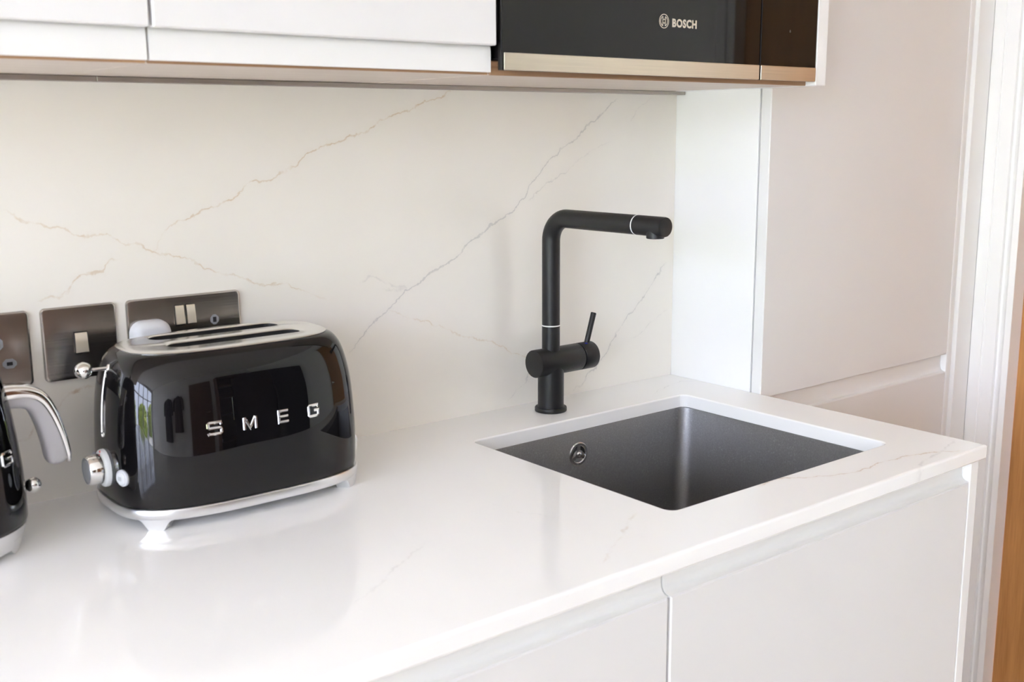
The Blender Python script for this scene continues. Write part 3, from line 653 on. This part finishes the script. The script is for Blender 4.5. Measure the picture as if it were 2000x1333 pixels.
def sockets():
    g = 'steel socket and switch plates on the splashback'
    # single switch
    t = thing('switch_plate', 'square brushed steel switch plate with one rocker, left of the toaster', 'switch', (SX, 0, SZ), g)
    plate(t, .086); rocker(t, .0360, .0500, -.0550, -.0315)
    # double socket
    x2 = SX+.086+G
    t = thing('double_socket', 'wide brushed steel double socket plate with two rockers behind the toaster', 'socket', (x2, 0, SZ), g)
    plate(t, .146)
    rocker(t, .0595, .0705, -.0355, -.0120); rocker(t, .0738, .0848, -.0355, -.0120)
    pin(t, .1102, -.0345, .011, .0125); pin(t, .0992, -.0560, .0125, .0095, True); pin(t, .1212, -.0560, .0125, .0095, True)
    # plug in its left outlet
    px, pz = -.9290, SZ-.0480
    p = thing('plug', 'white rounded mains plug in the double socket behind the toaster', 'plug', (px, -.0048, pz))
    m = MB(); lv = [(.0, .0), (.0004, .008), (.0020, .0130), (.0050, .0160), (.0095, .0175)]
    def po(i, y): return [(x, -y, z) for x, z in rrect(-.0245+i, .0245-i, -.0225+i, .0225-i, .0155-i*.6, 7)]
    m.loft([po(i, y) for i, y in lv]); m.build('plug_body', 'white_plastic', p, smooth=40)
    c = MB(); c.tube([(0, -.006, -.0215), (0, -.006, -.035), (.004, -.0035, -.07), (.012, .0, -.10), (.016, .0006, -SZ+.048+.0085)], .0030, 12); c.build('cord', 'white_plastic', p)
    # third plate, cut off at the left
    x3 = SX-G-.146
    t = thing('double_socket', 'brushed steel socket plate cut off at the left edge, above the kettle handle', 'socket', (x3, 0, SZ), g)
    plate(t, .146); rocker(t, .0595, .0705, -.0355, -.0120); rocker(t, .0738, .0848, -.0355, -.0120)
    for bx in (.0360, .1102):
        pin(t, bx, -.0345, .0115, .0150); pin(t, bx-.0110, -.0580, .0130, .0100, True); pin(t, bx+.0110, -.0580, .0150, .0110, True)
sockets()

# ------------------------------------------------------------------ tall shallow cabinet
def tall():
    H = 1.25
    t = thing('tall_cabinet', 'tall shallow white cabinet with handleless doors right of the sink', 'cabinet', (0, 0, ZF))
    def P(name, m, *a, **k):
        q = MB(); x0, x1, y0, y1, z0, z1 = a; q.box(x0, x1, y0, y1, z0-ZF, z1-ZF, k.get('bev', .0008), 1); return q.build(name, m, t, smooth=0)
    P('side_panel', 'white_edge', .0004, .020, -.1750, .019, ZF+.001, H)  # lighter white than the doors, standing in for stronger window light
    P('back_panel', 'white', .020, .552, -.004, .012, ZF+.1, H)
    P('shelf', 'white', .020, .552, -.150, -.004, .5, .518)
    P('top_panel', 'white', .020, .552, -.175, -.004, H-.018, H)
    P('end_panel', 'white_edge', .5700, .5768, -.1972, .019, ZF+.001, H)
    P('door', 'white', .0010, .5690, -.1972, -.1775, -.0090, H, bev=.0012)
    P('drawer_front', 'white', .0060, .5690, -.1972, -.1775, -.62, -.0440, bev=.0012)
    P('plinth', 'white', .0060, .554, -.150, -.135, ZF+.001, -.79)
    P('lower_front', 'white', .0060, .5690, -.1972, -.1775, -.785, -.6235, bev=.0012)
    q = MB(); pr = [(-.1600, .0040), (-.1850, .0040), (-.1850, -.0300), (-.1856, -.0350), (-.1872, -.0395), (-.1905, -.0425), (-.1962, -.0436), (-.1962, -.0440), (-.1780, -.0442), (-.1760, -.060), (-.1600, -.060)]
    q.prism_x([(y, z-ZF) for y, z in pr], .0062, .5695); q.build('handle_channel', 'channel', t, smooth=30)
    # scribe filler between the cabinet and the door architrave
    q = MB(); q.prism_z([(.5772, -.1900), (.5996, -.1900), (.5996, -.1990), (.6524, -.1990), (.6524, -.1900), (.6590, -.1900), (.6590, -.150), (.5772, -.150)], .001, H-ZF); q.build('filler', 'trim', t, smooth=0)
tall()

# ------------------------------------------------------------------ base cabinets under the worktop
def base_unit(x0, x1, label, end=False):
    t = thing('base_cabinet', label, 'cabinet', (x0, 0, ZF), 'white base cabinets under the worktop')
    def P(name, m, a, b, y0, y1, z0, z1, bev=.0012):
        q = MB(); q.box(a-x0, b-x0, y0, y1, z0-ZF, z1-ZF, bev, 1); return q.build(name, m, t, smooth=0)
    zt = -.0212
    xr = x1-.0005
    P('side_panel', 'white', x0+.0005, x0+.0185, -.548, -.004, -.76, zt)
    P('side_panel', 'white', xr-.018, xr, -.548, -.004, -.76, zt)
    P('bottom_panel', 'white', x0+.0185, xr-.018, -.548, -.004, -.76, -.742)
    P('back_panel', 'white', x0+.0185, xr-.018, -.012, -.004, -.742, zt)
    P('door', 'white', x0+.0020, x1-.0016, -.574, -.5545, -.76, -.0520, .0016)
    P('plinth', 'white', x0+.001, xr, -.515, -.500, ZF+.001, -.765)
    q = MB(); pr = [(-.5360, -.0214), (-.5620, -.0214), (-.5620, -.0400), (-.5626, -.0445), (-.5645, -.0482), (-.5680, -.0505), (-.5730, -.0513), (-.5730, -.0518), (-.5548, -.0520), (-.5530, -.068), (-.5360, -.068)]
    q.prism_x([(y, z-ZF) for y, z in pr], .001, x1-x0-.001); q.build('handle_channel', 'channel', t, smooth=30)
    if end: P('end_panel', 'white_edge', x1+.0008, x1+.0208, -.574, .016, ZF+.001, zt)
base_unit(-.6146, -.0205, 'white sink base cabinet with handleless door at the worktop end', True)
base_unit(-1.2146, -.6146, 'white base cabinet left of the sink cabinet, at the bottom edge')
base_unit(-1.8146, -1.2146, 'white base cabinet below the kettle end of the worktop')
base_unit(-2.4, -1.8146, 'white base cabinet farthest from the sink')

# ------------------------------------------------------------------ wall cabinets, microwave
UZ, UT = .487, 1.25
def wall_unit(x0, x1, label):
    t = thing('wall_cabinet', label, 'cabinet', (x0, 0, UZ), 'white wall cabinets')
    def P(name, m, a, b, y0, y1, z0, z1, bev=.0008):
        q = MB(); q.box(a-x0, b-x0, y0, y1, z0-UZ, z1-UZ, bev, 1); return q.build(name, m, t, smooth=0)
    P('bottom_panel', 'laminate', x0+.0005, x1-.0005, -.2755, .0185, UZ, UZ+.016)
    P('edge_band', 'oak', x0+.0005, x1-.0005, -.2775, -.2757, UZ, UZ+.016)
    P('side_panel', 'laminate', x0+.0005, x0+.0165, -.2755, .0185, UZ+.0162, UT)
    P('side_panel', 'oak_v', x1-.0165, x1-.0005, -.2755, .0185, UZ+.0162, UT)
    P('top_panel', 'laminate', x0+.0165, x1-.0165, -.2755, .0185, UT-.016, UT)
    P('door', 'white', x0+.0016, x1-.0016, -.2960, -.2842, .5185, UT, .0014)
    q = MB(); pr = [(-.2780, .4895), (-.2836, .4895), (-.2838, .4905), (-.2838, .5130), (-.2832, .5170), (-.2815, .5205), (-.2785, .5235), (-.2779, .5240), (-.2779, .5100)]
    q.prism_x([(y, z-UZ) for y, z in pr], .0012, x1-x0-.0012); q.build('handle_channel', 'channel', t, smooth=30)
wall_unit(-1.0165, -.6165, 'white wall cabinet next to the microwave')
wall_unit(-1.6165, -1.0165, 'white wall cabinet cut off at the upper left corner')
wall_unit(-2.2165, -1.6165, 'white wall cabinet farthest from the microwave')

def housing():
    x0, x1 = -.6155, -.0245
    t = thing('microwave_housing', 'open wood-edged wall housing with white end panel around the microwave', 'cabinet', (x0, 0, UZ))
    def P(name, m, a, b, y0, y1, z0, z1, bev=.0008):
        q = MB(); q.box(a-x0, b-x0, y0, y1, z0-UZ, z1-UZ, bev, 1); return q.build(name, m, t, smooth=0)
    P('bottom_panel', 'laminate', x0, x1-.0004, -.2755, .0185, UZ-.0004, UZ+.0156)
    P('edge_band', 'oak', x0, x1-.0004, -.2790, -.2757, UZ-.0004, UZ+.0156)
    P('side_panel', 'oak_v', x0, x0+.003, -.2755, .0185, UZ+.016, UT)
    P('end_panel', 'white_edge', x1, .0, -.2960, .0185, UZ-.0008, UT, .0012)
    P('top_door', 'white', x0+.002, x1-.002, -.2960, -.278, .885, UT, .0014)
    P('shelf', 'laminate', x0+.004, x1-.0004, -.2755, .0185, .885, .901)
housing()

def text_mesh(body, size, depth, offset=0.0):
    c = bpy.data.curves.new('lettering', 'FONT'); c.body = body; c.size = size; c.extrude = depth; c.offset = offset; c.resolution_u = 3; c.space_character = 1.12
    o = bpy.data.objects.new('lettering', c); COL.objects.link(o)
    bpy.context.view_layer.update()
    me = bpy.data.meshes.new_from_object(o.evaluated_get(bpy.context.evaluated_depsgraph_get()))
    bpy.data.objects.remove(o); bpy.data.curves.remove(c)
    return me
def microwave():
    z0 = .4915; zt = .880; yf = -.2962
    t = thing('microwave', 'built-in black glass microwave with steel lower trim in the wall housing', 'microwave', (-.32, 0, z0))
    def B(name, m, par, x0, x1, y0, y1, a, b, bev=.0015, seg=3):
        q = MB(); q.box(x0+.32, x1+.32, y0, y1, a-z0, b-z0, bev, seg); return q.build(name, m, par, smooth=0)
    B('body', 'black_plastic', t, -.606, -.030, -.2888, -.004, .5042, zt-.002, .0015, 1)
    d = B('door', 'black_glass', t, -.6120, -.1552, yf, -.2890, z0, zt, .0014)
    s = B('door_trim', 'strip', d, -.6085, -.1560, yf-.0016, yf+.002, z0+.0002, .5115, .0010, 2)
    c = B('control_panel', 'black_glass', t, -.1530, -.0268, yf, -.2890, z0, zt, .0014)
    B('panel_trim', 'strip', c, -.1522, -.0274, yf-.0016, yf+.002, z0+.0002, .5115, .0010, 2)
    # maker's lettering and ring emblem on the glass
    me = text_mesh('BOSCH', .0155, .0001, .00065)
    xs = [v.co.x for v in me.vertices]; ys = [v.co.y for v in me.vertices]
    wid, hei = max(xs)-min(xs), max(ys)-min(ys)
    bx0, bx1, bz0, bz1 = -.3322, -.2860, .5532, .5640
    for v in me.vertices:
        u = (v.co.x-min(xs))/wid; w = (v.co.y-min(ys))/hei
        v.co = Vector((bx0+(bx1-bx0)*u+.32, yf-.00025-(.0001 if v.co.z > 0 else -.0001), bz0+(bz1-bz0)*w-z0))
    me.materials.append(M['print']); o = bpy.data.objects.new('lettering', me); COL.objects.link(o); o.parent = d
    ex, ez, r = -.3475+.32, .5598-z0, .0089
    q = MB(); N = 40
    def ring(r0, r1):
        q.loft([[(ex+rr*math.cos(2*PI*k/N), yf-dy, ez+rr*math.sin(2*PI*k/N)) for k in range(N)] for rr, dy in ((r0, .0001), (r0, .0004), (r1, .0004), (r1, .0001))], False, False)
    ring(r, r-.0009)
    R2 = .0066
    for sx in (-1, 1):
        pts = [(ex+sx*.0022, ez+.0054), (ex+sx*.0022, ez-.0054)]
        q.box(ex+sx*.0022-.0005, ex+sx*.0022+.0005, yf-.0004, yf-.0001, ez-.0060, ez+.0060)
        arc = [(math.radians(a)) for a in range(-60, 61, 10)]
        q.loft([[(ex+sx*rr*math.cos(a), yf-dy, ez+rr*math.sin(a)) for rr, dy in ((R2, .0001), (R2, .0004), (R2-.0008, .0004), (R2-.0008, .0001))] for a in arc])
    q.box(ex-.0022, ex+.0022, yf-.0004, yf-.0001, ez+.0018, ez+.0027); q.box(ex-.0022, ex+.0022, yf-.0004, yf-.0001, ez-.0027, ez-.0018)
    q.build('emblem', 'print', d, smooth=0)
    # tiny lock symbol on the control panel
    q = MB(); lx, lz = -.0895+.32, .5598-z0
    q.box(lx-.0011, lx+.0011, yf-.0003, yf-.0001, lz-.0014, lz-.0010).box(lx-.0011, lx-.0007, yf-.0003, yf-.0001, lz-.0014, lz+.0003).box(lx+.0007, lx+.0011, yf-.0003, yf-.0001, lz-.0014, lz+.0003).box(lx-.0011, lx+.0011, yf-.0003, yf-.0001, lz+.0003, lz+.0007)
    q.box(lx-.0008, lx-.0005, yf-.0003, yf-.0001, lz+.0007, lz+.0020).box(lx+.0005, lx+.0008, yf-.0003, yf-.0001, lz+.0007, lz+.0020).box(lx-.0008, lx+.0008, yf-.0003, yf-.0001, lz+.0018, lz+.0021)
    q.build('lock_symbol', 'print_faint', c, smooth=0)
microwave()

def light_strip():
    t = thing('light_strip', 'slim grey metal light strip along the wall under the cabinets', 'light strip', (-1.0, -.010, .480))
    def seg(x0, x1):
        q = MB(); q.box(x0+1.0, x1+1.0, -.0100, .0092, .0008, .0066, .0006, 1); q.build('profile', 'alu_strip', t, smooth=0)
    seg(-2.2, -.975); seg(-.9745, -.0012)
    q = MB(); q.box(.9990-.0002, .9990+.0, -.0098, .009, .001, .0064); q.build('end_cap', 'alu_strip', t, smooth=0)
light_strip()

# ------------------------------------------------------------------ far side of the room, mirrored in the toaster
def fridge():
    t = thing('fridge', 'tall black fridge against the right wall, mirrored in the toaster', 'fridge', (.36, -2.45, ZF))
    q = MB(); q.box(-.235, .295, -.30, .30, .03, 1.72, .004, 2); q.build('cabinet', 'black_plastic', t, smooth=0)
    q = MB(); q.box(-.295, -.238, -.30, .30, .72, 1.72, .006, 2); d = q.build('door', 'black_glass', t, smooth=0)
    q2 = MB(); q2.tube([(-.295, -.26, .80), (-.335, -.26, .80), (-.335, -.26, 1.2), (-.295, -.26, 1.2)], .008, 10); q2.build('handle', 'chrome_satin', d)
    q = MB(); q.box(-.295, -.238, -.30, .30, .05, .715, .006, 2); q.build('freezer_drawer', 'black_glass', t, smooth=0)
    for sx in (-.20, .25):
        for sy in (-.25, .25):
            q = MB(); q.lathe([(.02, 0), (.02, .031)], (sx, sy, .0), n=12); q.build('foot', 'black_plastic', t)
fridge()
def doorway_stand_in():  # shelved case added to stand in for a dark doorway
    t = thing('doorway_stand_in', 'unseen dark shelving on the far wall, added for a dark doorway mirrored in the toaster', 'doorway_stand_in', (.19, YF+.15, ZF))
    def P(n, *a): q = MB(); q.box(*a, .002, 1); q.build(n, 'dark_wood', t, smooth=0)
    P('side_panel', -.29, -.27, -.148, .15, .0, 2.05); P('side_panel', .27, .29, -.148, .15, .0, 2.05); P('back_panel', -.27, .27, -.148, -.140, .0, 2.05)
    for z in (.05, .45, .85, 1.25, 1.65, 2.03): P('shelf', -.27, .27, -.140, .145, z, z+.02)
doorway_stand_in()
def coat(x, w, h, c, label):
    t = thing('hanging_coat', label, 'coat', (x, YF, .80-h), 'coats hung on the far wall')
    m = MB(); loops = []; n = 28
    for z, a, b, dy in ((0, .30, .075, .13), (.25, .29, .075, .13), (.55, .26, .075, .12), (.80, .25, .075, .11), (.93, .21, .06, .10), (.99, .10, .045, .09), (1.0, .05, .04, .08)):
        loops.append([(math.cos(2*PI*k/n)*a*w*(1+.06*math.sin(5*2*PI*k/n+z*3)), dy+math.sin(2*PI*k/n)*b*(1+.10*math.sin(7*2*PI*k/n)), z*h) for k in range(n)])
    m.loft(loops); m.build('coat_body', c, t, smooth=60)
    for sx in (-1, 1):
        m = MB(); m.tube([(sx*.19*w, .11, .93*h), (sx*.31*w, .13, .80*h), (sx*.34*w, .14, .42*h)], [.055, .06, .05], 14); m.build('sleeve', c, t)
    m = MB(); m.tube([(0, .0005, h+.03), (0, .05, h+.03), (0, .07, h+.0), (0, .085, h-.02)], .006, 8); m.build('hook', 'chrome_satin', t)
M['coat_dark'] = rough_var(mat('dark_wool', (.016, .016, .022), .9), .9, .05, 300); M['coat_brown'] = rough_var(mat('brown_wool', (.045, .022, .014), .9), .9, .05, 300)
coat(-2.30, .9, 1.15, 'coat_dark', 'dark coat hanging on the far wall, nearer the garden doors'); coat(-1.62, .8, 1.0, 'coat_brown', 'dark brown coat hanging on the far wall, nearer the brown door')
